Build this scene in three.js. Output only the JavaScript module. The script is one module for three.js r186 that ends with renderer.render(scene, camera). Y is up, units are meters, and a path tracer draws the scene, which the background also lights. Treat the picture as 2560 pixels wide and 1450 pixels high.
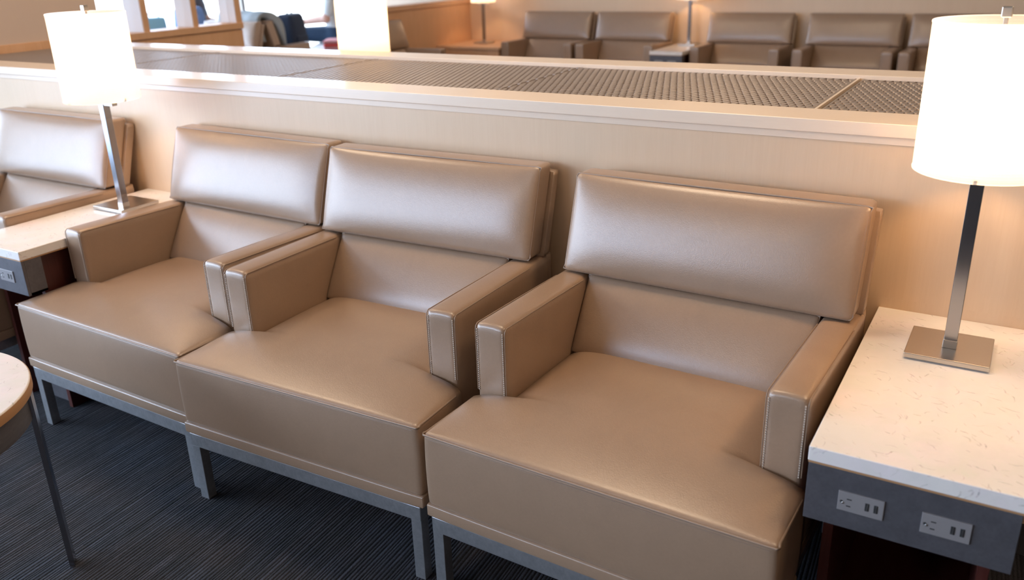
import * as THREE from 'three';
import { RoundedBoxGeometry } from 'three/addons/geometries/RoundedBoxGeometry.js';
import { mergeGeometries, mergeVertices } from 'three/addons/utils/BufferGeometryUtils.js';
import { MarchingCubes } from 'three/addons/objects/MarchingCubes.js';
import { RectAreaLightUniformsLib } from 'three/addons/lights/RectAreaLightUniformsLib.js';

// ---------------------------------------------------------------- camera, sky, lights, exposure
const scene = new THREE.Scene();
const camera = new THREE.PerspectiveCamera(2 * Math.atan(725 / 2146.6) * 180 / Math.PI, 2560 / 1450, 0.05, 200);
camera.position.set(0.5305, 1.3756, 2.024);
camera.up.set(-0.16298, 0.93073, -0.32739);
camera.lookAt(0.5305 - 0.48425, 1.3756 - 0.36457, 2.024 - 0.79535);
camera.focus = 2.0;
camera.userData.fStop = 3.2;

const renderer = new THREE.WebGLRenderer({ antialias: true });
renderer.toneMapping = THREE.LinearToneMapping;
renderer.toneMappingExposure = 1.05;
renderer.shadowMap.enabled = true;
renderer.shadowMap.type = THREE.PCFSoftShadowMap;

// bright overcast daylight outside the glazing
scene.background = new THREE.Color(0.86, 0.94, 1.0);
scene.backgroundIntensity = 4.5;
RectAreaLightUniformsLib.init();
const DAY = new THREE.Color(0.46, 0.66, 1.0), WARM = new THREE.Color(1.0, 0.76, 0.52), LAMP = new THREE.Color(1.0, 0.60, 0.29);
function daylight(name, w, h, pos, look, intensity) {      // daylight entering through one glazed opening
  const l = new THREE.RectAreaLight(DAY, intensity, w, h);
  l.name = name; l.position.set(...pos); l.lookAt(...look); scene.add(l);
}
const RX0 = -9, RX1 = 4.2, RZ1 = 6.2, RZ0 = -5.72, RZL = -9.5, CH = 2.75;
const NX = -5.2, JZ = 1.2;                                   // the glazed facade steps in towards the camera's side
daylight('daylight_front', 2.9, 0.95, [-3.65, 2.1, RZ1 - 0.12], [-3.65, 2.1, 0], 14.0);
daylight('daylight_near', 4.7, 2.4, [NX + 0.1, 1.37, 3.75], [0, 1.37, 3.75], 6.2);
daylight('daylight_left', 10.4, 2.5, [RX0 + 0.12, 1.37, -4.2], [0, 1.37, -4.2], 6.5);

// ---------------------------------------------------------------- helpers
let seed = 7;
const rnd = () => { seed = (seed * 1664525 + 1013904223) >>> 0; return seed / 4294967296; };
const taken = {};
function numbered(n) { const k = taken[n] = (taken[n] ?? -1) + 1; return k ? n + '_' + String(k).padStart(3, '0') : n; }
function shade(o) { o.traverse((m) => { if (m.isMesh) { m.castShadow = true; m.receiveShadow = true; } }); return o; }
function thing(name, label, category, [x, y, z] = [0, 0, 0], turn = 0, group) {
  const o = new THREE.Group(); o.name = numbered(name); scene.add(o);
  o.position.set(x, y, z); o.rotation.y = turn; o.userData = { label, category };
  if (group) o.userData.group = group;
  return o;
}
function structure(name, label) {
  const o = new THREE.Group(); o.name = name; scene.add(o); o.userData = { label, kind: 'structure', category: name.split('_')[0] };
  return o;
}
function part(name, geo, mat, parent, label) {
  const m = new THREE.Mesh(Array.isArray(geo) ? merge(geo) : geo, mat);
  m.name = name; m.castShadow = m.receiveShadow = true; parent.add(m);
  if (label) m.userData.label = label;
  return m;
}
function dup(root, [x, y, z], turn, label, group) {
  const r = root.clone(); r.name = numbered(root.name.replace(/_\d{3}$/, '')); scene.add(r);
  r.position.set(x, y, z); r.rotation.y = turn; r.userData = { ...root.userData, label };
  if (group) r.userData.group = group;
  return r;
}
// uv in metres, projected along each triangle's main axis
function metric(g) {
  if (g.index) g = g.toNonIndexed();
  const p = g.attributes.position, uv = new Float32Array(p.count * 2), a = new THREE.Vector3(), b = new THREE.Vector3(), c = new THREE.Vector3();
  for (let i = 0; i < p.count; i += 3) {
    a.fromBufferAttribute(p, i); b.fromBufferAttribute(p, i + 1); c.fromBufferAttribute(p, i + 2);
    const n = b.clone().sub(a).cross(c.clone().sub(a)), ax = Math.abs(n.x), ay = Math.abs(n.y), az = Math.abs(n.z);
    [a, b, c].forEach((v, k) => {
      const [s, t] = ay >= ax && ay >= az ? [v.x, v.z] : ax >= az ? [v.z, v.y] : [v.x, v.y];
      uv[(i + k) * 2] = s; uv[(i + k) * 2 + 1] = t;
    });
  }
  g.setAttribute('uv', new THREE.BufferAttribute(uv, 2));
  return g;
}
function merge(list) {
  return mergeGeometries(list.map((g) => {
    g = g.index ? g.toNonIndexed() : g;
    for (const k of Object.keys(g.attributes)) if (!['position', 'normal', 'uv'].includes(k)) g.deleteAttribute(k);
    if (!g.attributes.uv) g.setAttribute('uv', new THREE.BufferAttribute(new Float32Array(g.attributes.position.count * 2), 2));
    return g;
  }));
}
// box from min corner to max corner, edges rounded by r (0: sharp)
function bx(x0, y0, z0, x1, y1, z1, r = 0.003, s = 2) {
  const w = x1 - x0, h = y1 - y0, d = z1 - z0;
  r = Math.min(r, w / 2.01, h / 2.01, d / 2.01);
  const g = r > 0 ? new RoundedBoxGeometry(w, h, d, s, r) : new THREE.BoxGeometry(w, h, d);
  return metric(g.translate((x0 + x1) / 2, (y0 + y1) / 2, (z0 + z1) / 2));
}
function cyl(r, y0, y1, x = 0, z = 0, n = 24, r2 = r) { return new THREE.CylinderGeometry(r2, r, y1 - y0, n).translate(x, (y0 + y1) / 2, z); }
function tube(pts, r, closed = false, n = 64, curve = 0) {
  const v = pts.map((p) => new THREE.Vector3(...p));
  return new THREE.TubeGeometry(new THREE.CatmullRomCurve3(v, closed, 'catmullrom', curve), n, r, 6, closed);
}
// an upholstered block: rounded box on a grid fine at its edges, then passed through f(v)
function cushion(w, h, d, r, f, [nx, ny, nz] = [20, 14, 12]) {
  const g0 = new THREE.BoxGeometry(2, 2, 2, nx, ny, nz);
  g0.deleteAttribute('normal'); g0.deleteAttribute('uv');
  const g = mergeVertices(g0, 1e-5), p = g.attributes.position, v = new THREE.Vector3(), q = new THREE.Vector3();
  const H = [w / 2, h / 2, d / 2], e = (t, hh) => { const s = Math.sin(t * Math.PI / 2), k = 0.55; return (k * Math.sin(s * Math.PI / 2) + (1 - k) * t) * hh; };
  for (let i = 0; i < p.count; i++) {
    v.set(e(p.getX(i), H[0]), e(p.getY(i), H[1]), e(p.getZ(i), H[2]));
    q.set(...['x', 'y', 'z'].map((k, j) => THREE.MathUtils.clamp(v[k], -(H[j] - r), H[j] - r)));
    const o = v.clone().sub(q);
    if (o.length() > 0) {
      const m = Math.max(Math.abs(o.x), Math.abs(o.y), Math.abs(o.z));
      v.copy(q).add(o.multiplyScalar(1 / o.length()).multiplyScalar(Math.min(r, m)));
    }
    f?.(v, v.x / H[0], v.y / H[1], v.z / H[2]);
    p.setXYZ(i, v.x, v.y, v.z);
  }
  g.computeVertexNormals();
  return metric(g);
}
const puff = (a, n = 4) => 1 - Math.pow(Math.min(1, Math.abs(a)), n);

// ---------------------------------------------------------------- textures
function dataTex(w, h, fn, srgb = true) {
  const d = new Uint8Array(w * h * 4);
  for (let y = 0; y < h; y++) for (let x = 0; x < w; x++) { const c = fn(x, y); for (let k = 0; k < 3; k++) d[(y * w + x) * 4 + k] = Math.max(0, Math.min(255, c[k])); d[(y * w + x) * 4 + 3] = 255; }
  const t = new THREE.DataTexture(d, w, h); t.wrapS = t.wrapT = THREE.RepeatWrapping; t.magFilter = THREE.LinearFilter; t.minFilter = THREE.LinearMipmapLinearFilter; t.generateMipmaps = true;
  if (srgb) t.colorSpace = THREE.SRGBColorSpace;
  t.needsUpdate = true; return t;
}
function noiseGrid(n) { const g = new Float32Array(n * n); for (let i = 0; i < g.length; i++) g[i] = rnd(); return (x, y) => { const xi = Math.floor(x), yi = Math.floor(y), fx = x - xi, fy = y - yi, s = (t) => t * t * (3 - 2 * t), at = (a, b) => g[((b % n + n) % n) * n + ((a % n + n) % n)]; const u = s(fx), v = s(fy); return (at(xi, yi) * (1 - u) + at(xi + 1, yi) * u) * (1 - v) + (at(xi, yi + 1) * (1 - u) + at(xi + 1, yi + 1) * u) * v; }; }
const N1 = noiseGrid(64), N2 = noiseGrid(128), N3 = noiseGrid(256);

// maple veneer, grain along v; 0.6 m tile
const TW = 1024;
const grain = new Float32Array(TW); for (let i = 0; i < TW; i++) grain[i] = rnd();
function maple(base, amp) {
  return dataTex(TW, TW, (x, y) => {
    const f = N2(x / 8, y / 128) * 0.5 + N3(x / 4, y / 64) * 0.35 + grain[x] * 0.25 - 0.55, b = N1(x / 64, y / 256) - 0.5;
    const k = f * amp + b * amp * 0.5;
    return [base[0] + k * 0.8, base[1] + k, base[2] + k * 1.25];
  });
}
const mapleV = maple([224, 194, 160], 5); mapleV.repeat.set(1 / 0.6, 1 / 0.6);
const mapleH = maple([236, 214, 190], 4); mapleH.rotation = Math.PI / 2; mapleH.repeat.set(1 / 0.6, 1 / 0.6);
// honey-coloured veneer of the side partition
const honeyV = maple([220, 176, 138], 12); honeyV.repeat.set(1 / 0.6, 1 / 0.6);
const redWood = maple([74, 34, 28], 12); redWood.repeat.set(1 / 0.4, 1 / 0.4);
// leather grain
const leatherBump = dataTex(512, 512, (x, y) => { const v = 120 + 80 * (N3(x / 2.0, y / 2.0) - 0.5) + 70 * (N3(x / 4, y / 4 + 9) - 0.5); return [v, v, v]; }, false);
leatherBump.repeat.set(5, 5);
const leatherMap = dataTex(512, 512, (x, y) => { const v = (N2(x / 4, y / 4) - 0.5) * 5 + (N1(x / 32, y / 32) - 0.5) * 5; return [250 + v, 250 + v, 250 + v]; });
leatherMap.repeat.set(2, 2);
// carpet: ribbed loop pile with random light and dark ribs, 1 m tile
const CW = 1024, ribs = [];
for (let x = 0; x < CW;) { const w = 7 + Math.floor(rnd() * 7); ribs.push([x, Math.min(CW, x + w), rnd(), rnd()]); x += w; }
const ribAt = new Array(CW); for (const r of ribs) for (let x = r[0]; x < r[1]; x++) ribAt[x] = r;
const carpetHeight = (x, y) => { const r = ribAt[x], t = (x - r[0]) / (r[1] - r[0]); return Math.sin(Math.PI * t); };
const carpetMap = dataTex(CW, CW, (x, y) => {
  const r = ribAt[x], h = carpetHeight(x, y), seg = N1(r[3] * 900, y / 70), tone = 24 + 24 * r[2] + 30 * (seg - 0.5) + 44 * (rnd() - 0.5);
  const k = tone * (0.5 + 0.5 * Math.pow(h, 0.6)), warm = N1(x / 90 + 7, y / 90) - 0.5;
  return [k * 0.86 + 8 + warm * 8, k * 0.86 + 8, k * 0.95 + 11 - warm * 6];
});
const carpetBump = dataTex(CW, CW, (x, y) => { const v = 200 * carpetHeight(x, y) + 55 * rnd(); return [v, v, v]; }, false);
for (const t of [carpetMap, carpetBump]) { t.repeat.set(1.05, 1.05); t.rotation = -0.07; }
// white quartz with short grey veins, 0.8 m tile
const cv = document.createElement('canvas'); cv.width = cv.height = 1024;
{
  const c = cv.getContext('2d'); c.fillStyle = '#efe9e2'; c.fillRect(0, 0, 1024, 1024);
  for (let i = 0; i < 900; i++) { const x = rnd() * 1024, y = rnd() * 1024, r = 10 + rnd() * 40; c.fillStyle = `rgba(${rnd() < 0.5 ? '250,246,240' : '226,218,210'},0.06)`; c.beginPath(); c.arc(x, y, r, 0, 7); c.fill(); }
  for (let i = 0; i < 800; i++) {
    let x = rnd() * 1024, y = rnd() * 1024, a = -0.6 + (rnd() - 0.5) * 1.3 + (rnd() < 0.2 ? 1.6 : 0); const n = 2 + Math.floor(rnd() * 4), dark = rnd();
    for (let k = 0; k < n; k++) {
      const x2 = x + Math.cos(a) * (3 + rnd() * 6), y2 = y + Math.sin(a) * (3 + rnd() * 6);
      c.strokeStyle = `rgba(${Math.round(120 + 40 * rnd())},${Math.round(108 + 36 * rnd())},${Math.round(104 + 30 * rnd())},${0.06 + 0.34 * dark * Math.sin(Math.PI * (k + 0.5) / n)})`;
      c.lineWidth = 1 + rnd() * 2.6; c.beginPath(); c.moveTo(x, y); c.lineTo(x2, y2); c.stroke(); x = x2; y = y2; a += (rnd() - 0.5) * 1.1;
    }
  }
}
const quartzMap = new THREE.CanvasTexture(cv); quartzMap.colorSpace = THREE.SRGBColorSpace; quartzMap.wrapS = quartzMap.wrapT = THREE.RepeatWrapping; quartzMap.repeat.set(1 / 0.8, 1 / 0.8);
// brushed metal: fine streaks along u
const brushed = dataTex(512, 512, (x, y) => { const v = 128 + 70 * (N3(x / 60, y / 1.1) - 0.5) + 40 * (N2(x / 8, y / 6) - 0.5); return [v, v, v]; }, false); brushed.repeat.set(4, 4);
const smudge = dataTex(512, 512, (x, y) => { const v = 225 + 16 * (N1(x / 26, y / 26) - 0.5) + 14 * (N2(x / 7, y / 7) - 0.5) + 12 * (rnd() - 0.5); return [v, v, v]; }); smudge.repeat.set(3, 3);
const ribWeave = dataTex(128, 128, (x, y) => { const v = 243 + 10 * (rnd() - 0.5) + 3 * Math.sin(y * 0.8) + 3 * Math.sin(x * 0.8); return [v, v, v]; });
ribWeave.repeat.set(20, 20);

// ---------------------------------------------------------------- materials
const lin = (r, g, b) => new THREE.Color().setRGB(r, g, b);
const P = (o) => new THREE.MeshPhysicalMaterial(o), S = (o) => new THREE.MeshStandardMaterial(o);
const M = {
  leather: P({ color: lin(0.345, 0.226, 0.146), roughness: 0.33, map: leatherMap, bumpMap: leatherBump, bumpScale: 0.0004, ior: 1.6, clearcoat: 0.5, clearcoatRoughness: 0.32 }),
  stitch: S({ color: lin(0.55, 0.45, 0.36), roughness: 0.8 }),
  steel: S({ color: lin(0.52, 0.53, 0.55), metalness: 0.75, roughness: 0.38, map: smudge, bumpMap: brushed, bumpScale: 0.0002 }),
  nickel: S({ color: lin(0.62, 0.58, 0.53), metalness: 1, roughness: 0.3, bumpMap: brushed, bumpScale: 0.00015 }),
  chrome: S({ color: lin(0.42, 0.42, 0.44), metalness: 1, roughness: 0.2 }),
  quartz: P({ map: quartzMap, roughness: 0.22, ior: 1.5 }),
  quartzEdge: P({ map: quartzMap, roughness: 0.35 }),
  edging: S({ color: lin(0.55, 0.37, 0.22), roughness: 0.5, map: mapleH }),
  greyLaminate: S({ color: lin(0.16, 0.155, 0.17), metalness: 0.4, roughness: 0.42, map: smudge }),
  redWood: P({ map: redWood, roughness: 0.4 }),
  shoeLeather: S({ color: lin(0.03, 0.026, 0.026), roughness: 0.7 }),
  plate: S({ color: lin(0.30, 0.28, 0.28), roughness: 0.4, metalness: 0.2 }),
  hole: S({ color: lin(0.02, 0.02, 0.02), roughness: 0.8 }),
  screw: S({ color: lin(0.6, 0.6, 0.6), roughness: 0.3, metalness: 1 }),
  maple: P({ map: mapleV, roughness: 0.42, clearcoat: 0.25, clearcoatRoughness: 0.3 }),
  mapleRail: P({ map: mapleH, roughness: 0.3, clearcoat: 0.6, clearcoatRoughness: 0.22 }),
  honey: P({ map: honeyV, roughness: 0.45 }),
  taupePaint: S({ color: lin(0.62, 0.51, 0.44), roughness: 0.75 }),
  trough: S({ color: lin(0.62, 0.47, 0.34), roughness: 1 }), jamb: S({ color: lin(0.8, 0.75, 0.74), roughness: 0.6 }),
  mesh: S({ color: lin(0.36, 0.30, 0.26), metalness: 0.7, roughness: 0.44 }),
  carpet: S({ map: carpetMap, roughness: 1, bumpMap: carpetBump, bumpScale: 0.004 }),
  white: S({ color: lin(0.42, 0.39, 0.36), roughness: 0.9 }),
  wallPaint: S({ color: lin(0.36, 0.26, 0.18), roughness: 0.85 }),
  frame: S({ color: lin(0.45, 0.46, 0.48), roughness: 0.5, metalness: 0.4 }),
  glass: P({ color: 0xffffff, roughness: 0, transmission: 1, thickness: 0, ior: 1.5 }),
  shade: P({ color: lin(0.97, 0.96, 0.93), roughness: 1, transmission: 0.8, thickness: 0, map: ribWeave, specularIntensity: 0.2 }),
  whiteFabric: S({ color: lin(0.72, 0.72, 0.72), roughness: 0.9 }), skin: P({ color: lin(0.62, 0.36, 0.27), roughness: 0.5 }), hair: S({ color: lin(0.03, 0.022, 0.018), roughness: 0.6 }),
  paleCloth: S({ color: lin(0.62, 0.65, 0.64), roughness: 0.9 }), denim: S({ color: lin(0.02, 0.05, 0.10), roughness: 0.85 }), navy: S({ color: lin(0.012, 0.025, 0.06), roughness: 0.7 }), greyCloth: S({ color: lin(0.36, 0.40, 0.42), roughness: 0.95 }),
  pink: S({ color: lin(0.72, 0.34, 0.36), roughness: 0.9 }), red: S({ color: lin(0.75, 0.10, 0.09), roughness: 0.7 }), blueCloth: S({ color: lin(0.16, 0.30, 0.62), roughness: 0.8 }), skyCloth: S({ color: lin(0.3, 0.62, 0.8), roughness: 0.8 }),
  bulb: S({ color: lin(0.9, 0.85, 0.75), emissive: LAMP, emissiveIntensity: 6, roughness: 0.6 }),
  panelGlow: S({ color: lin(0.9, 0.9, 0.9), emissive: WARM, emissiveIntensity: 2.5, roughness: 0.8 }),
};

// ---------------------------------------------------------------- room shell
const WZ = -0.02;                                            // front face of the wooden partition
{
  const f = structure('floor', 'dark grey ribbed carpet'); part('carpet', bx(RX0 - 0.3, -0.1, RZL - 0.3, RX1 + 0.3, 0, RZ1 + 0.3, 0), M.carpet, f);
  const c = structure('ceiling', 'white ceiling'); part('ceiling_board', [bx(RX0 - 0.3, CH, RZL - 0.3, RX1 + 0.3, CH + 0.15, JZ + 0.2, 0), bx(NX - 0.3, CH, JZ + 0.2, RX1 + 0.3, CH + 0.15, RZ1 + 0.3, 0)], M.white, c);
  const wr = structure('wall_right', 'pale wall'); part('wall_board', bx(RX1, 0, RZ0 - 0.3, RX1 + 0.2, CH, RZ1 + 0.3, 0), M.wallPaint, wr);
  const wb = structure('wall_back', 'pale maple panelled wall behind the far armchairs');
  part('wood_panel', bx(-4.62, 0, RZ0 - 0.15, RX1 + 0.2, CH, RZ0, 0), M.maple, wb);
  const wl = structure('wall_rear', 'pale wall far behind'); part('wall_board', bx(RX0 - 0.2, 0, RZL - 0.2, -4.4, CH, RZL, 0), M.wallPaint, wl);
  const ws = structure('wall_return', 'wall closing the far corner'); part('wall_board', bx(-4.62, 0, RZL, -4.47, CH, RZ0 - 0.15, 0), M.wallPaint, ws);
  // front wall: solid on the right, glazed on the left
  const wf = structure('wall_front', 'pale wall behind the camera');
  part('wall_board', [bx(-2.1, 0, RZ1, RX1 + 0.2, CH, RZ1 + 0.2, 0), bx(NX - 0.2, 0, RZ1, -2.1, 1.58, RZ1 + 0.2, 0), bx(NX - 0.2, 2.6, RZ1, -2.1, CH, RZ1 + 0.2, 0)], M.wallPaint, wf);
  const wside = structure('wall_left', 'low kerb and lintel of the glazed side');
  part('wall_board', [bx(RX0 - 0.2, 0, RZL - 0.2, RX0, 0.08, JZ, 0), bx(RX0 - 0.2, 2.66, RZL - 0.2, RX0, CH, JZ, 0), bx(NX - 0.2, 0, JZ, NX, 0.08, RZ1, 0), bx(NX - 0.2, 2.66, JZ, NX, CH, RZ1, 0), bx(RX0 - 0.2, 0, JZ, NX, CH, JZ + 0.2, 0)], M.wallPaint, wside);
  // glazing: each bay a window with mullions and pane
  let wn = 0;
  const bay = (x0, x1, y0, y1, z0, z1) => {
    const w = structure('window_' + (++wn), 'tall clear window bay');
    const along = z1 - z0 > x1 - x0, t = 0.03;
    if (along) {
      part('mullion', [bx(x0, y0, z0, x1, y1, z0 + t), bx(x0, y0, z1 - t, x1, y1, z1), bx(x0, y0, z0, x1, y0 + t, z1), bx(x0, y1 - t, z0, x1, y1, z1)], M.frame, w);
      part('pane', bx((x0 + x1) / 2 - 0.001, y0 + t, z0 + t, (x0 + x1) / 2 + 0.001, y1 - t, z1 - t, 0), M.glass, w);
    } else {
      part('mullion', [bx(x0, y0, z0, x0 + t, y1, z1), bx(x1 - t, y0, z0, x1, y1, z1), bx(x0, y0, z0, x1, y0 + t, z1), bx(x0, y1 - t, z0, x1, y1, z1)], M.frame, w);
      part('pane', bx(x0 + t, y0 + t, (z0 + z1) / 2 - 0.001, x1 - t, y1 - t, (z0 + z1) / 2 + 0.001, 0), M.glass, w);
    }
  };
  for (let i = 0; i < 4; i++) { const z = RZL + i * 2.675; bay(RX0 - 0.12, RX0 - 0.06, 0.08, 2.66, z, z + 2.675); }
  for (let i = 0; i < 2; i++) bay(NX - 0.12, NX - 0.06, 0.08, 2.66, 1.4 + i * 2.4, 3.8 + i * 2.4);
  for (let i = 0; i < 2; i++) bay(NX + i * 1.55, NX + (i + 1) * 1.55, 1.58, 2.6, RZ1 + 0.06, RZ1 + 0.12);
}
// recessed ceiling lights (out of the picture, lighting the seats from above)
{
  const spots = [[-2.6, 0.1], [-0.7, 0.1], [1.2, 0.1], [-3.0, -2.6], [-1.0, -2.6], [1.2, -2.6], [-1.4, 4.2], [1.6, 4.2]];
  const where = ['over the left armchairs', 'over the middle armchairs', 'over the right side table', 'over the far seats left', 'over the far seats middle', 'over the far seats right', 'behind the camera left', 'behind the camera right'];
  spots.forEach(([x, z], i) => {
    const t = thing('ceiling_light', 'square warm ceiling light ' + where[i], 'light', [x, CH, z], 0, 'ceiling lights');
    part('frame', [bx(-0.32, -0.02, -0.32, 0.32, 0, -0.28), bx(-0.32, -0.02, 0.28, 0.32, 0, 0.32), bx(-0.32, -0.02, -0.28, -0.28, 0, 0.28), bx(0.28, -0.02, -0.28, 0.32, 0, 0.28)], M.frame, t);
    part('diffuser', bx(-0.28, -0.012, -0.28, 0.28, -0.002, 0.28, 0), M.panelGlow, t);
    const l = new THREE.RectAreaLight(WARM, 17, 0.54, 0.54); l.name = 'ceiling_glow'; l.position.set(0, -0.02, 0); l.rotation.x = -Math.PI / 2; t.add(l);
  });
}
// wooden partition with a trough covered by metal mesh
const RAILY = 1.007, PX0 = -6.5, PX1 = 3.2, RB = -0.905;
{
  const w = structure('wall_partition', 'pale maple partition behind the near armchairs with a mesh-covered trough on top');
  part('wood_panel', bx(PX0, 0.09, WZ - 0.02, PX1, 0.9575, WZ, 0), M.maple, w);
  part('trim', bx(PX0, 0.9585, WZ - 0.02, PX1, 0.9765, WZ + 0.008, 0.001), M.mapleRail, w);
  part('fascia', bx(PX0, 0.976, WZ - 0.1, PX1, RAILY - 0.0015, WZ + 0.0185, 0.0015), M.mapleRail, w);
  part('front_rail', bx(PX0, RAILY - 0.03, -0.14, PX1, RAILY, WZ + 0.020, 0.002), M.mapleRail, w);
  part('back_rail', bx(PX0, RAILY - 0.035, RB, PX1, RAILY, -0.765, 0.002), M.mapleRail, w);
  part('back_panel', bx(PX0, 0.09, RB + 0.01, PX1, RAILY - 0.035, RB + 0.03, 0), M.maple, w);
  part('trough_floor', bx(PX0, 0.93, -0.80, PX1, 0.973, -0.10, 0), M.trough, w);
  part('trough_side', [bx(PX0, 0.90, -0.79, PX1, RAILY - 0.012, -0.768, 0), bx(PX0, 0.90, -0.137, PX1, RAILY - 0.012, -0.115, 0)], M.honey, w);
  part('plinth', [bx(PX0, 0, WZ - 0.03, PX1, 0.09, WZ - 0.005, 0.001), bx(PX0, 0, RB + 0.012, PX1, 0.09, RB + 0.035, 0.001)], M.greyLaminate, w);
  part('end_panel', [bx(PX1, 0, RB, PX1 + 0.03, RAILY, WZ + 0.03, 0.002), bx(PX0 - 0.03, 0, RB, PX0, RAILY, WZ + 0.03, 0.002)], M.maple, w);
}
// expanded metal mesh panels: flattened strands crossing in a diamond pattern
{
  const seams = [-3.78, -2.70, -1.775, -0.858, 0.073, 1.0], names = ['beside the taupe column', 'behind the left table lamp', 'behind the left two armchairs', 'behind the middle armchairs', 'behind the right armchair and right lamp'];
  const z0 = -0.77, z1 = -0.132, px = 0.0212, pz = 0.060;
  const strandGeo = (len) => new THREE.BoxGeometry(len, 0.0026, 0.0050);
  for (let s = 0; s < 5; s++) {
    const a = seams[s] + (s === 4 ? 0.014 : 0.005), b = seams[s + 1] - 0.005, nx = Math.round((b - a) / px), nz = Math.round((z1 - z0) / pz);
    const dx = (b - a) / nx, dz = (z1 - z0) / nz;
    const t = thing('metal_mesh_panel', 'dark bronze diamond mesh panel on the partition top ' + names[s], 'mesh panel', [0, RAILY - 0.014, 0], 0, 'mesh panels of the partition trough');
    const list = [], half = Math.hypot(dx / 2, dz / 2), ang = Math.atan2(dz, dx), base = [strandGeo(half + 0.002), strandGeo(half + 0.002)];
    base[0].rotateX(0.08).rotateY(-ang); base[1].rotateX(0.08).rotateY(ang);
    for (let i = 0; i < nx * 2; i++) for (let k = 0; k < nz * 2; k++) {
      const up = (i + k) % 2;
      list.push(base[up].clone().translate(a + (i + 0.5) * dx / 2, 0, z0 + (k + 0.5) * dz / 2));
    }
    const node = new THREE.CylinderGeometry(1, 1.12, 0.0034, 8).scale(0.0068, 1, 0.0185).translate(0, 0.0006, 0);   // broad bonds where strands meet
    for (let i = 0; i < nx * 2; i++) for (let k = 0; k < nz * 2; k++) if ((i + k) % 2 === 0 && i > 0 && k > 0) list.push(node.clone().translate(a + i * dx / 2, 0, z0 + k * dz / 2));
    const m = part('strands', list, M.mesh, t); m.userData.kind = 'stuff';
    part('edge_bar', bx(a, -0.006, z0, a + 0.006, 0.003, z1, 0.001), M.mesh, t); part('edge_bar', bx(b - 0.006, -0.006, z0, b, 0.003, z1, 0.001), M.mesh, t);
    if (s > 0 && s < 4) {                                     // bright cut ends of the strands along the joint
      const ends = [];
      for (let k = 0; k < nz; k++) ends.push(bx(a - 0.004, 0.0015, z0 + (k + 0.35) * dz, a + 0.004, 0.0045, z0 + (k + 0.65) * dz, 0));
      part('cut_ends', ends, M.mesh, t, 'cut strand ends along the joint').userData.kind = 'stuff';
    }
    if (s === 4) part('joint_bar', bx(a - 0.0155, -0.004, z0, a - 0.0085, 0.005, z1, 0.001), M.mapleRail, t, 'narrow pale wooden strip at the joint');
  }
}
// taupe column at the left end of the trough
{
  const w = structure('wall_column', 'taupe painted wall end with a wooden skirting rising from the partition top');
  part('column_board', bx(-4.1, 0, -0.955, -3.8, CH, 0.02, 0.003), M.taupePaint, w);
  part('skirting', bx(-3.8, RAILY - 0.02, -0.765, -3.788, RAILY + 0.028, -0.135, 0.002), M.honey, w);
}
// low honey-coloured side partition with framed openings
const SX = -4.58;
{
  const w = structure('wall_side', 'low honey-coloured wooden partition with framed openings above');
  part('wood_panel', [bx(SX - 0.16, 0, -2.65, SX, 0.915, 0.0 - 1.15, 0.002), bx(SX - 0.16, 0, RZ0, SX, 0.915, -4.33, 0.002)], M.honey, w);
  part('ledge', [bx(SX - 0.17, 0.918, -2.655, SX + 0.012, 0.962, -1.15, 0.003), bx(SX - 0.17, 0.918, RZ0, SX + 0.012, 0.962, -4.325, 0.003)], M.honey, w);
  for (const [za, zb] of [[-1.841, -1.817], [-2.245, -2.224], [-2.645, -2.615]]) part('post', bx(SX - 0.17, 0.96, za - 0.012, SX, CH - 0.4, zb + 0.008, 0.002), M.honey, w), part('jamb', bx(SX - 0.17, 0.96, zb + 0.008, SX - 0.004, CH - 0.4, zb + 0.014, 0.001), M.jamb, w, 'white painted lining of the post');
  part('head', bx(SX - 0.17, CH - 0.4, -2.66, SX, CH - 0.32, -1.15, 0.003), M.honey, w);
  for (const [za, zb] of [[-1.805, -1.16], [-2.212, -1.853], [-2.603, -2.257]]) part('pane', bx(SX - 0.087, 0.962, za, SX - 0.083, CH - 0.4, zb, 0), M.glass, w);
}

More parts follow.
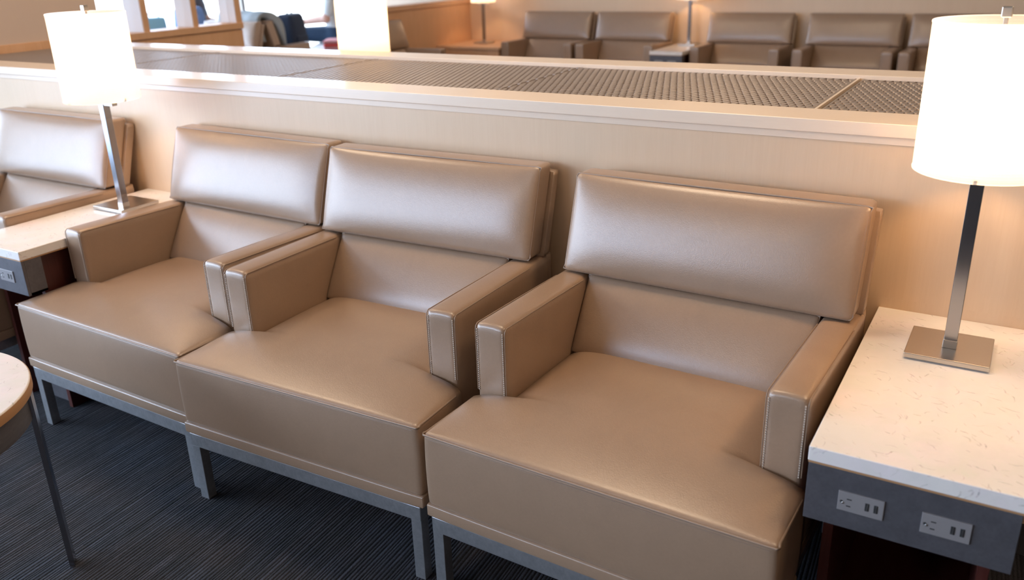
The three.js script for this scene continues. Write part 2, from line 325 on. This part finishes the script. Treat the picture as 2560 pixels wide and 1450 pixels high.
// ---------------------------------------------------------------- armchair
function makeChair(label) {
  const t = thing('armchair', label, 'armchair');
  const L = M.leather, AW = 0.081, W = 0.37;
  // seat: T-shaped upholstered block, crowned on top
  const sy0 = 0.234, sy1 = 0.418, sz0 = 0.14, sz1 = 0.725, sw = 0.383, za = 0.532;
  const seat = cushion(sw * 2, sy1 - sy0, sz1 - sz0, 0.010, (v, a, b, c) => {
    let z = v.z + (sz0 + sz1) / 2, y = v.y + (sy0 + sy1) / 2;
    // rows of the grid are drawn to the line where the front lip widens in front of the arms
    const k = THREE.MathUtils.smoothstep(z, za - 0.004, za + 0.004);
    const wide = 0.2905 / sw + (1 - 0.2905 / sw) * k;
    if (b > 0) { const cr = 0.036 * puff(a * 0.99, 7) * puff(THREE.MathUtils.clamp((z - 0.40) / (sz1 - 0.40), -0.5, 1), 2.4) * (b > 0.25 ? b : 0); y += Math.max(0, cr); }
    if (c > 0.9) z += 0.006 * puff(a, 4) * puff(b, 2);
    if (Math.abs(a) > 0.9) v.x += Math.sign(v.x) * 0.003 * puff(b, 2) * k;
    v.set(v.x * wide, y, z);
  }, [40, 14, 46]);
  part('seat', seat, L, t);
  // seams around the top edge of the seat front
  const e = 0.0026, sTop = sy1 - 0.0035;
  part('piping', [tube([[-sw + 0.002, sTop, za + 0.03], [-sw + 0.001, sTop, sz1 - 0.012], [-sw + 0.008, sTop, sz1 + 0.0012], [0, sTop, sz1 + e], [sw - 0.008, sTop, sz1 + 0.0012], [sw - 0.001, sTop, sz1 - 0.012], [sw - 0.002, sTop, za + 0.03]], 0.0026, false, 90, 0.2),
    tube([[-sw + 0.012, sTop - 0.0085, sz1 + 0.0005], [0, sTop - 0.0085, sz1 + 0.0025], [sw - 0.012, sTop - 0.0085, sz1 + 0.0005]], 0.0011, false, 40, 0.2)], M.leather, t);
  // arms
  for (const s of [-1, 1]) {
    const cx = s * (W - AW / 2), z0 = 0.045, z1 = 0.533, y0 = 0.236, y1 = 0.606;
    const arm = part('arm', cushion(AW, y1 - y0, z1 - z0, 0.014, (v, a, b, c) => {
      if (b > 0.9) v.y += 0.004 * puff(a, 2);
      v.x += Math.sign(v.x) * 0.0018 * puff(b, 4) * puff(c, 6) * (Math.abs(a) > 0.8 ? 1 : 0);
      v.set(v.x + cx, v.y + (y0 + y1) / 2 - (1 - c) * 0.003 * (b > 0 ? 1 : 0), v.z + (z0 + z1) / 2);
    }, [16, 16, 22]), L, t);
    const st = [], r = 0.0012;
    for (const q of [-1, 1]) {
      const x = cx + q * (AW / 2 - 0.0065);
      for (let y = 0.44; y < 0.592; y += 0.0052) st.push(bx(x - r / 2 - 0.0006, y, z1 - 0.0012, x + r / 2 + 0.0006, y + 0.0032, z1 + 0.0007, 0));
    }
    part('stitching', st, M.stitch, arm).userData.kind = 'stuff';
    const seams = [];
    for (const q of [-1, 1]) {
      const x = cx + q * (AW / 2 - 0.0016);
      seams.push(tube([[x, 0.44, z1 - 0.0022], [x, 0.594, z1 - 0.0022], [x, y1 - 0.0025, z1 - 0.011], [x, y1 - 0.0045, 0.35], [x, y1 - 0.0085, 0.16]], 0.0014, false, 60, 0.05));
    }
    part('piping', seams, M.leather, arm);
  }
  // headrest: upholstered block leaning back
  const hb = 0.609, ht = 0.850, hw = 0.3575, lean = -(0.150 - 0.074) / 0.241, hd = 0.074;
  const lx = (y, z) => z + (y - hb) * lean;
  const head = part('headrest', cushion(hw * 2, ht - hb, hd, 0.012, (v, a, b, c) => {
    if (c > 0) v.z += c * c * 0.024 * puff(a * 0.99, 8) * puff(b * 0.99, 3);
    if (c > 0) v.y += -0.004 * puff(a, 2) * (b > 0.8 ? 1 : 0) * c;
    const y = v.y + (hb + ht) / 2;
    v.set(v.x, y, lx(y, v.z + 0.150 - hd / 2 - 0.004));
  }, [30, 18, 10]), L, t);
  const ring = (x0, x1, y0, y1, zf, c = 0.012) => { const o = []; for (const [x, y] of [[x0, y0 + c], [x0, y1 - c], [x0 + c, y1], [x1 - c, y1], [x1, y1 - c], [x1, y0 + c], [x1 - c, y0], [x0 + c, y0]]) o.push([x, y, zf(y)]); return o; };
  part('piping', tube(ring(-hw + 0.002, hw - 0.002, hb + 0.002, ht - 0.002, (y) => lx(y, 0.1385)), 0.0026, true, 160, 0.12), M.leather, head);
  // back shell: upright below, leaning behind the headrest
  const shell = (y0, y1, f) => cushion(W * 2 - 0.004, y1 - y0, 0.036, 0.008, (v) => { const y = v.y + (y0 + y1) / 2; v.set(v.x, y, v.z + f(y)); }, [8, 8, 4]);
  part('back', [shell(0.236, 0.606, () => 0.045), shell(0.60, 0.826, (y) => lx(y, 0.058))], L, t);
  // lumbar cushion between the arms
  const lb = 0.428, lt = 0.606, lw = W - AW - 0.001, zt = 0.139, zb = 0.243;
  const lz = (y) => zb + (y - lb) / (lt - lb) * (zt - zb);
  const lum = part('lumbar_cushion', cushion(lw * 2, lt - lb, 0.085, 0.010, (v, a, b, c) => {
    if (c > 0) v.z += c * c * 0.020 * puff(a * 0.99, 8) * puff(b * 0.99, 3);
    const y = v.y + (lb + lt) / 2; v.set(v.x, y, v.z - 0.0425 - 0.004 + lz(y));
  }, [26, 14, 8]), L, t);
  part('piping', tube(ring(-lw + 0.002, lw - 0.002, lb + 0.002, lt - 0.002, (y) => lz(y) - 0.0125, 0.010), 0.0024, true, 140, 0.12), M.leather, lum);
  // leather band, steel frame, legs
  part('base_band', cushion(0.772, 0.034, 0.69, 0.006, (v) => { v.y += 0.221; v.z += 0.384; v.x *= 0.369 / 0.386 + (1 - 0.369 / 0.386) * THREE.MathUtils.smoothstep(v.z, 0.529, 0.537); }, [6, 4, 40]), L, t);
  const fr = 0.375, fz = 0.7253;
  part('base_frame', [bx(-fr, 0.166, fz - 0.03, fr, 0.205, fz, 0.002), bx(-0.365, 0.166, 0.04, 0.365, 0.205, 0.07, 0.002), bx(-0.365, 0.166, 0.07, -0.335, 0.205, fz - 0.03, 0.002), bx(0.335, 0.166, 0.07, 0.365, 0.205, fz - 0.03, 0.002)], M.steel, t, 'brushed steel base rail');
  for (const [x, z] of [[-fr, fz - 0.029], [fr - 0.029, fz - 0.029], [-0.365, 0.041], [0.336, 0.041]]) part('leg', bx(x, 0, z, x + 0.029, 0.167, z + 0.028, 0.0015), M.steel, t, 'square brushed steel leg');
  return t;
}
const chair = makeChair('tan leather armchair on the right, beside the white quartz side table and large lamp');
chair.position.set(-0.0804, 0, 0.0349); chair.rotation.y = -0.0275;
chair.userData.group = 'near armchairs along the partition';
const NEAR = 'near armchairs along the partition', FAR = 'far armchairs along the back wall', LOUNGE = 'armchairs beyond the side partition';
dup(chair, [-0.9134, 0, 0.0223], 0.0291, 'tan leather armchair in the middle of the three near armchairs', NEAR);
dup(chair, [-1.655, 0, 0.0], -0.0231, 'tan leather armchair between the left side table and the middle armchair', NEAR);
dup(chair, [-2.715, 0, 0.005], 0.0, 'tan leather armchair cut off at the left edge, behind the left table lamp', NEAR);
const FZ = -5.647;
dup(chair, [-3.485, 0, FZ], 0, 'far armchair by the back wall next to the wooden corner cabinet', FAR);
dup(chair, [-2.705, 0, FZ], 0, 'far armchair by the back wall just left of the small far side table', FAR);
dup(chair, [-1.633, 0, FZ], 0, 'far armchair by the back wall just right of the small far side table', FAR);
dup(chair, [-0.79, 0, FZ], 0, 'widest-looking far armchair by the back wall, second from the right lampshade', FAR);
dup(chair, [-0.01, 0, FZ], 0, 'far armchair by the back wall half hidden by the right lampshade', FAR);
dup(chair, [SX + 0.01, 0, -4.1], Math.PI / 2, 'far armchair against the honey-coloured side partition, facing right', FAR);
dup(chair, [-6.2, 0, -4.05], 0, 'armchair beyond the partition seen from its side, its back to the coat-draped chair', LOUNGE);
dup(chair, [-6.2, 0, -4.12], Math.PI, 'armchair beyond the partition with a grey coat over its back', LOUNGE);

// ---------------------------------------------------------------- side tables
function outlet(parent, x, y, z) {
  const o = part('outlet_plate', bx(x - 0.037, y - 0.019, z - 0.001, x + 0.037, y + 0.019, z + 0.003, 0.001), M.plate, parent, 'metal power outlet plate with two USB ports');
  part('socket', [bx(x - 0.0225, y + 0.005, z + 0.002, x - 0.0145, y + 0.0068, z + 0.0036, 0), bx(x - 0.0225, y - 0.0085, z + 0.002, x - 0.0155, y - 0.0067, z + 0.0036, 0), new THREE.CylinderGeometry(0.0024, 0.0024, 0.0016, 12).rotateX(Math.PI / 2).translate(x - 0.031, y - 0.0005, z + 0.0029)], M.hole, o);
  for (const dx of [0.0105, 0.0245]) {
    part('usb_port', [bx(x + dx - 0.0032, y - 0.0075, z + 0.002, x + dx + 0.0032, y + 0.0075, z + 0.0036, 0)], M.hole, o);
    part('usb_tongue', bx(x + dx - 0.0005, y - 0.006, z + 0.002, x + dx + 0.0012, y + 0.006, z + 0.0040, 0), M.screw, o);
  }
  part('screw', new THREE.SphereGeometry(0.0022, 10, 6).scale(1, 1, 0.4).translate(x - 0.0285, y - 0.003, z + 0.0036), M.screw, o);
}
function makeTable(name, label, pos, w, turn = 0, group) {
  const t = thing(name, label, 'side table', pos, turn, group), x0 = 0, x1 = w, zf = 0.70, zb = 0.0;
  part('quartz_top', bx(x0, 0.547, zb, x1, 0.575, zf, 0.002), M.quartz, t, 'white quartz top with grey veins');
  part('edging', bx(x0 + 0.001, 0.5435, zb, x1 - 0.001, 0.547, zf - 0.001, 0), M.edging, t);
  const f = part('front_box', [bx(x0 + 0.002, 0.43, zf - 0.012, x1 - 0.002, 0.5435, zf - 0.002, 0.001), bx(x0 + 0.002, 0.43, zf - 0.066, x0 + 0.014, 0.5435, zf - 0.012, 0), bx(x1 - 0.014, 0.43, zf - 0.066, x1 - 0.002, 0.5435, zf - 0.012, 0), bx(x0 + 0.002, 0.43, zf - 0.066, x1 - 0.002, 0.438, zf - 0.012, 0)], M.greyLaminate, t, 'grey metal fascia');
  for (const k of [0.285, 0.685]) { const g = outlet(f, x0 + w * k, 0.485, zf - 0.002); }
  for (const x of [x0 + 0.028, x1 - 0.046]) part('side_panel', bx(x, 0.0, zb + 0.01, x + 0.018, 0.5435, zf - 0.068, 0.001), M.redWood, t, 'dark red-brown wooden side panel');
  part('rear_panel', bx(x0 + 0.046, 0.0, zb + 0.01, x1 - 0.046, 0.5435, zb + 0.028, 0.001), M.redWood, t);
  part('shelf', bx(x0 + 0.046, 0.09, zb + 0.028, x1 - 0.046, 0.108, zf - 0.085, 0.001), M.redWood, t);
  part('kick_plate', bx(x0 + 0.047, 0, zf - 0.105, x1 - 0.047, 0.089, zf - 0.09, 0.002), M.greyLaminate, t);
  return t;
}
makeTable('side_table', 'white quartz side table with two power outlets at the right, under the large lamp', [0.299, 0, WZ], 0.328, 0, 'quartz side tables');
makeTable('side_table', 'white quartz side table at the left, between the edge armchair and the three armchairs', [-2.340, 0, WZ], 0.302, 0, 'quartz side tables');
makeTable('side_table', 'small white side table between two far armchairs by the back wall', [-2.314, 0, RZ0 + 0.02], 0.290, 0, 'quartz side tables');
makeTable('side_table', 'side table behind the partition carrying the lamp seen over its rail', [-2.05, 0, RB - 0.01], 0.33, Math.PI, 'quartz side tables');
{
  const t = thing('corner_cabinet', 'honey-coloured wooden corner cabinet with a lamp, left of the far armchairs', 'cabinet', [SX + 0.005, 0, RZ0 + 0.005]);
  part('body', bx(0, 0.05, 0, 0.70, 0.53, 0.62, 0.003), M.honey, t);
  part('top', bx(0, 0.53, 0, 0.715, 0.555, 0.635, 0.003), M.honey, t);
  part('plinth', bx(0.02, 0, 0.02, 0.66, 0.05, 0.58, 0.002), M.honey, t);
}

// ---------------------------------------------------------------- table lamps
function makeLamp(label, [x, y, z], [ox, oz], turn = 0, group = 'table lamps with white drum shades', power = 0.42) {
  const t = thing('table_lamp', label, 'lamp', [x, y, z], turn, group);
  part('base', bx(-0.079, 0.003, -0.077, 0.079, 0.014, 0.077, 0.002), M.nickel, t, 'flat brushed nickel plate');
  part('base_foot', bx(-0.07, 0, -0.068, 0.07, 0.003, 0.068, 0.0005), M.nickel, t);
  part('pole', bx(ox - 0.0125, 0.014, oz - 0.0125, ox + 0.0125, 0.42, oz + 0.0125, 0.0012), M.chrome, t, 'square polished steel pole');
  part('collar', bx(ox - 0.0135, 0.014, oz - 0.0135, ox + 0.0135, 0.032, oz + 0.0135, 0.0012), M.nickel, t);
  const yb = 0.386, yt = 0.665, r = 0.120;
  const prof = [[r - 0.0012, yb], [r + 0.0006, yb + 0.001], [r + 0.0012, yb + 0.004], [r, yb + 0.006], [r, yt - 0.006], [r + 0.0012, yt - 0.004], [r + 0.0006, yt - 0.001], [r - 0.0012, yt]].map(([a, b]) => new THREE.Vector2(a, b));
  const g = new THREE.LatheGeometry(prof, 72); g.translate(ox, 0, oz);
  part('shade', g, M.shade, t, 'white drum shade');
  part('bracket', [bx(ox - 0.058, yb - 0.018, oz - 0.010, ox + 0.058, yb - 0.009, oz + 0.010, 0.001), bx(ox - 0.118, yb + 0.006, oz - 0.003, ox + 0.118, yb + 0.010, oz + 0.003, 0), bx(ox - 0.003, yb + 0.006, oz - 0.118, ox + 0.003, yb + 0.010, oz + 0.118, 0)], M.nickel, t);
  part('rod', bx(ox - 0.004, 0.565, oz - 0.004, ox + 0.004, yt + 0.012, oz + 0.004, 0.001), M.nickel, t);
  part('finial', bx(ox - 0.009, yt + 0.003, oz - 0.009, ox + 0.009, yt + 0.022, oz + 0.009, 0.002), M.nickel, t);
  part('bulb', new THREE.SphereGeometry(0.03, 24, 16).scale(1, 1.25, 1).translate(ox, 0.525, oz), M.bulb, t);
  part('socket', cyl(0.016, 0.42, 0.495, ox, oz, 20), M.nickel, t);
  const l = new THREE.PointLight(LAMP, power); l.name = 'lamp_light'; l.position.set(ox, 0.525, oz); l.castShadow = true; l.shadow.radius = 1.5; t.add(l);
  return t;
}
makeLamp('table lamp with a large white drum shade at the right edge', [0.467, 0.575, 0.172], [0, 0.004]);
makeLamp('table lamp with a white drum shade at the left, on the left side table', [-2.185, 0.575, 0.19], [0.045, 0.04]);
makeLamp('table lamp behind the partition, only its white shade showing over the rail', [-2.215, 0.575, -1.215], [0, 0]);
makeLamp('far table lamp on the wooden corner cabinet, its shade above the picture', [-4.25, 0.555, -5.45], [0, 0]);
makeLamp('far table lamp on the small side table between far armchairs', [-2.17, 0.575, -5.56], [0, 0]);

// ---------------------------------------------------------------- round side table at the left edge
{
  const cx = -1.50, cz = 1.343, R = 0.302, y = 0.507;
  const t = thing('round_table', 'round quartz-topped side table cut off at the left edge', 'table', [cx, 0, cz]);
  const lp = (pts) => new THREE.LatheGeometry(pts.map(([a, b]) => new THREE.Vector2(a, b)), 96);
  const top = lp([[0, y - 0.024], [R - 0.001, y - 0.024], [R, y - 0.022], [R, y - 0.003], [R - 0.003, y], [0, y]]);
  part('top', metric(top), M.quartz, t, 'white quartz top');
  part('edging', lp([[R - 0.002, y - 0.026], [R + 0.001, y - 0.025], [R + 0.0012, y - 0.004], [R - 0.0015, y - 0.003]]), M.edging, t, 'thin wooden edge');
  part('apron', lp([[R - 0.02, y - 0.09], [R - 0.012, y - 0.09], [R - 0.010, y - 0.088], [R - 0.010, y - 0.026], [R - 0.02, y - 0.026]]), M.greyLaminate, t, 'grey metal apron');
  for (const a of [2.496, 2.496 + 2 * Math.PI / 3, 2.496 + 4 * Math.PI / 3]) {
    const x = Math.sin(a) * (R - 0.008), z = Math.cos(a) * (R - 0.008);
    const g = bx(-0.017, 0, -0.006, 0.017, y - 0.026, 0.006, 0.001); g.rotateY(a); g.translate(x, 0, z);
    part('leg', g, M.chrome, t, 'flat polished steel leg');
  }
}
// ---------------------------------------------------------------- beyond the side partition: benches, bags, people
{
  const t = thing('bench', 'white upholstered bench carrying the seated person in the pale shirt', 'bench', [-6.62, 0, -5.95], -1.02, 'white benches beyond the partition');
  part('seat', cushion(1.5, 0.12, 0.56, 0.02, (v, a, b, c) => { if (b > 0) v.y += 0.015 * puff(a, 4) * puff(c, 3); v.y += 0.385; }, [16, 6, 12]), M.whiteFabric, t);
  part('base', bx(-0.70, 0.06, -0.24, 0.70, 0.33, 0.24, 0.005), M.greyLaminate, t);
  for (const [x, z] of [[-0.66, -0.2], [0.66, -0.2], [-0.66, 0.2], [0.66, 0.2]]) part('leg', cyl(0.02, 0, 0.06, x, z, 12), M.steel, t);
  dup(t, [-7.95, 0, -5.05], 2.2, 'white bench under the person in the navy jacket', 'white benches beyond the partition');
  dup(t, [-7.2, 0, -3.95], 1.2, 'white bench with the blue bags behind the framed openings', 'white benches beyond the partition');
}
// distance field of tapered capsules joined smoothly, meshed by marching cubes
function field(bones, cell, k = 0.03) {
  const lo = new THREE.Vector3(1e9, 1e9, 1e9), hi = new THREE.Vector3(-1e9, -1e9, -1e9);
  for (const [a, b, ra, rb, sx = 1] of bones) for (const [p, r] of [[a, ra], [b, rb]]) { lo.min(new THREE.Vector3(p[0] - r * Math.max(1, sx), p[1] - r, p[2] - r)); hi.max(new THREE.Vector3(p[0] + r * Math.max(1, sx), p[1] + r, p[2] + r)); }
  const c = lo.clone().add(hi).multiplyScalar(0.5), side = Math.max(hi.x - lo.x, hi.y - lo.y, hi.z - lo.z) / 2 + 3 * cell, n = Math.min(140, Math.ceil(2 * side / cell));
  const mc = new MarchingCubes(n, M.white, false, false, 160000), h = n / 2;
  for (let z = 0; z < n; z++) for (let y = 0; y < n; y++) for (let x = 0; x < n; x++) {
    const px = c.x + (x - h) / h * side, py = c.y + (y - h) / h * side, pz = c.z + (z - h) / h * side;
    let d = 1e9;
    for (const [a, b, ra, rb, sx = 1] of bones) {
      const ux = (b[0] - a[0]), uy = b[1] - a[1], uz = b[2] - a[2], qx = px - a[0], qy = py - a[1], qz = pz - a[2];
      const t = Math.max(0, Math.min(1, (qx * ux + qy * uy + qz * uz) / (ux * ux + uy * uy + uz * uz + 1e-9)));
      const ex = (qx - t * ux) / sx, ey = qy - t * uy, ez = qz - t * uz, e = Math.sqrt(ex * ex + ey * ey + ez * ez) - (ra + (rb - ra) * t);
      const m = Math.max(k - Math.abs(d - e), 0) / k; d = Math.min(d, e) - m * m * k / 4;
    }
    mc.field[x + y * n + z * n * n] = -d;
  }
  mc.isolation = 0; mc.update();
  const g = new THREE.BufferGeometry(), m = mc.count;
  g.setAttribute('position', new THREE.BufferAttribute(mc.positionArray.slice(0, m * 3), 3));
  g.setAttribute('normal', new THREE.BufferAttribute(mc.normalArray.slice(0, m * 3), 3));
  g.scale(side, side, side).translate(c.x, c.y, c.z);
  g.setAttribute('uv', new THREE.BufferAttribute(new Float32Array(m * 2), 2));
  return g;
}
const human = (() => {
  const skin = [], shirt = [], legs = [], shoes = [], hands = [];
  const pel = [0, 0.53, 0], chest = [0, 0.90, -0.02], neck = [0, 1.08, 0.0];
  shirt.push([pel, [0, 0.70, -0.02], 0.125, 0.12, 1.25], [[0, 0.70, -0.02], chest, 0.125, 0.135, 1.3], [chest, [0, 1.0, -0.01], 0.13, 0.10, 1.5]);
  skin.push([pel, chest, 0.10, 0.11, 1.2], [chest, neck, 0.09, 0.05], [neck, [0, 1.15, 0.02], 0.052, 0.055]);
  for (const s of [-1, 1]) {
    const sh = [s * 0.19, 1.0, -0.01], el = [s * 0.235, 0.73, 0.06], wr = [s * 0.13, 0.695, 0.33];
    shirt.push([[s * 0.1, 1.0, -0.01], sh, 0.075, 0.066], [sh, [s * 0.225, 0.80, 0.03], 0.064, 0.056]);
    skin.push([sh, el, 0.048, 0.042], [el, wr, 0.041, 0.027], [chest, sh, 0.08, 0.05]);
    // palm, four fingers bent at the knuckles, thumb from the palm's side
    const pc = [s * 0.105, 0.683, 0.40];
    hands.push([wr, pc, 0.026, 0.028, 1.35]);
    for (let f = 0; f < 4; f++) {
      const fx = s * (0.085 + f * 0.019), len = [0.068, 0.078, 0.074, 0.058][f], k1 = [fx, 0.684, 0.425], k2 = [fx, 0.678, 0.425 + len * 0.55], k3 = [fx, 0.660, 0.425 + len];
      hands.push([pc, k1, 0.016, 0.0095], [k1, k2, 0.0095, 0.009], [k2, k3, 0.009, 0.0078]);
    }
    hands.push([[s * 0.085, 0.685, 0.375], [s * 0.058, 0.68, 0.40], 0.014, 0.011], [[s * 0.058, 0.68, 0.40], [s * 0.052, 0.668, 0.43], 0.011, 0.009]);
    const hip = [s * 0.095, 0.54, 0.0], kn = [s * 0.115, 0.555, 0.44], an = [s * 0.115, 0.11, 0.45];
    legs.push([hip, kn, 0.095, 0.068], [kn, [s * 0.115, 0.14, 0.45], 0.066, 0.05]);
    skin.push([pel, hip, 0.08, 0.075], [hip, kn, 0.075, 0.052], [kn, an, 0.05, 0.036], [an, [s * 0.12, 0.05, 0.54], 0.036, 0.03]);
    shoes.push([[s * 0.115, 0.055, 0.43], [s * 0.122, 0.045, 0.60], 0.052, 0.042], [[s * 0.115, 0.055, 0.43], [s * 0.115, 0.11, 0.45], 0.05, 0.042]);
  }
  legs.push([[-0.095, 0.53, 0], [0.095, 0.53, 0], 0.115, 0.115]);
  const hd = [[[0, 1.24, 0.035], [0, 1.30, 0.02], 0.082, 0.092], [[0, 1.17, 0.06], [0, 1.22, 0.05], 0.052, 0.07], [[0, 1.235, 0.125], [0, 1.215, 0.14], 0.012, 0.015], [[-0.03, 1.185, 0.112], [0.03, 1.185, 0.112], 0.008, 0.008],
    [[-0.093, 1.24, 0.02], [-0.096, 1.215, 0.022], 0.016, 0.012], [[0.093, 1.24, 0.02], [0.096, 1.215, 0.022], 0.016, 0.012], [[0, 1.10, 0.0], [0, 1.18, 0.02], 0.05, 0.055]];
  const body = merge([field(skin, 0.013), field(hd, 0.005, 0.02), field(hands, 0.005, 0.008)]);
  const hair = field([[[0, 1.29, -0.01], [0, 1.32, 0.02], 0.098, 0.086], [[0, 1.24, -0.035], [0, 1.29, -0.02], 0.078, 0.092]], 0.008);
  const eyes = merge([-1, 1].map((s) => new THREE.SphereGeometry(0.011, 12, 8).translate(s * 0.032, 1.245, 0.112)));
  return { body, shirt: field(shirt, 0.013), legs: field(legs, 0.013), shoes: field(shoes, 0.010), hair, eyes };
})();
function person(label, pos, turn, top, bottom) {
  const t = thing('person', label, 'person', pos, turn);
  part('body', human.body, M.skin, t); part('shirt', human.shirt, top, t); part('trousers', human.legs, bottom, t);
  part('shoes', human.shoes, M.shoeLeather, t); part('hair', human.hair, M.hair, t); part('eyes', human.eyes, M.hole, t);
}
person('seated person in a pale grey shirt and blue jeans, hand resting on the lap', [-6.68, 0.008, -6.0], -1.02, M.paleCloth, M.denim);
person('person in a navy jacket seated further back beyond the coat-draped chair', [-8.0, 0.008, -5.1], 2.2, M.navy, M.navy);
{ // grey coat over the back of the chair
  const t = thing('coat', 'light grey coat draped over the back of the lounge armchair', 'coat', [-6.2, 0, -4.12], Math.PI);
  const path = [[-0.055, 0.66], [-0.05, 0.80], [-0.02, 0.885], [0.05, 0.90], [0.125, 0.84], [0.175, 0.74], [0.225, 0.635], [0.285, 0.53], [0.33, 0.485], [0.38, 0.475]].map(([z, y]) => new THREE.Vector3(0, y, z));
  const curve = new THREE.CatmullRomCurve3(path), g = new THREE.BoxGeometry(0.62, 1, 1, 24, 2, 48); g.deleteAttribute('normal'); g.deleteAttribute('uv');
  const m = mergeVertices(g, 1e-5), p = m.attributes.position;
  for (let i = 0; i < p.count; i++) {
    const x = p.getX(i), u = p.getZ(i) + 0.5, o = curve.getPoint(u), tn = curve.getTangent(u), side = p.getY(i);
    const th = 0.016 + 0.016 * Math.max(0, side) * (0.6 + Math.sin(x * 31 + u * 7) * 0.6 + Math.sin(x * 17 - u * 11) * 0.5) + 0.012 * Math.sin(Math.PI * u);
    p.setXYZ(i, x * (1 - 0.15 * Math.sin(u * 9 + side)) - 0.02, o.y + side * th * 2 * -tn.z * -1, o.z + side * th * 2 * -tn.y);
  }
  m.computeVertexNormals(); part('cloth', metric(m), M.greyCloth, t);
}
function bag(name, label, pos, turn, w, h, d, mat, strap) {
  const t = thing(name, label, 'bag', pos, turn);
  part('body', cushion(w, h, d, Math.min(w, h, d) * 0.22, (v, a, b, c) => { v.x *= 1 - 0.12 * Math.max(0, b); v.z *= 1 - 0.2 * Math.max(0, b); if (c > 0) v.z += 0.02 * puff(a, 3) * puff(b, 3); v.y += h / 2; }, [14, 14, 10]), mat, t);
  part('pocket', cushion(w * 0.74, h * 0.4, d * 0.25, 0.015, (v) => { v.y += h * 0.30; v.z += d * 0.52; }, [8, 8, 6]), mat, t);
  part('handle', tube([[-0.05, h - 0.01, 0], [-0.045, h + 0.04, 0], [0.045, h + 0.04, 0], [0.05, h - 0.01, 0]], 0.009, false, 24, 0.5), strap, t);
  for (const s of [-1, 1]) part('strap', tube([[s * w * 0.25, h * 0.9, -d * 0.42], [s * w * 0.30, h * 0.6, -d * 0.58], [s * w * 0.28, h * 0.2, -d * 0.5]], 0.011, false, 24, 0.5), strap, t);
  return t;
}
bag('backpack', 'dark navy backpack on the seat of the coat-draped lounge chair', [-6.12, 0.452, -4.70], 1.9, 0.34, 0.42, 0.20, M.navy, M.hole);
{ // folded blanket
  const t = thing('blanket', 'folded red and pink blanket on the white bench beside the seated person', 'blanket', [-6.2, 0.452, -5.5], -1.0);
  [M.pink, M.red, M.pink].forEach((m, i) => part('fold', cushion(0.36, 0.034, 0.30, 0.015, (v, a, b, c) => { v.y += 0.017 + i * 0.033 + 0.004 * Math.sin(a * 5 + i); v.x += i * 0.008; }, [12, 4, 10]), m, t));
}
bag('backpack', 'blue backpack standing behind the framed opening nearest the gap', [-7.05, 0.462, -4.22], 1.3, 0.30, 0.50, 0.18, M.blueCloth, M.hole);
bag('bag', 'small pale blue bag behind the middle framed opening', [-7.2, 0.462, -3.9], 1.2, 0.24, 0.42, 0.12, M.skyCloth, M.whiteFabric);
renderer.render(scene, camera);
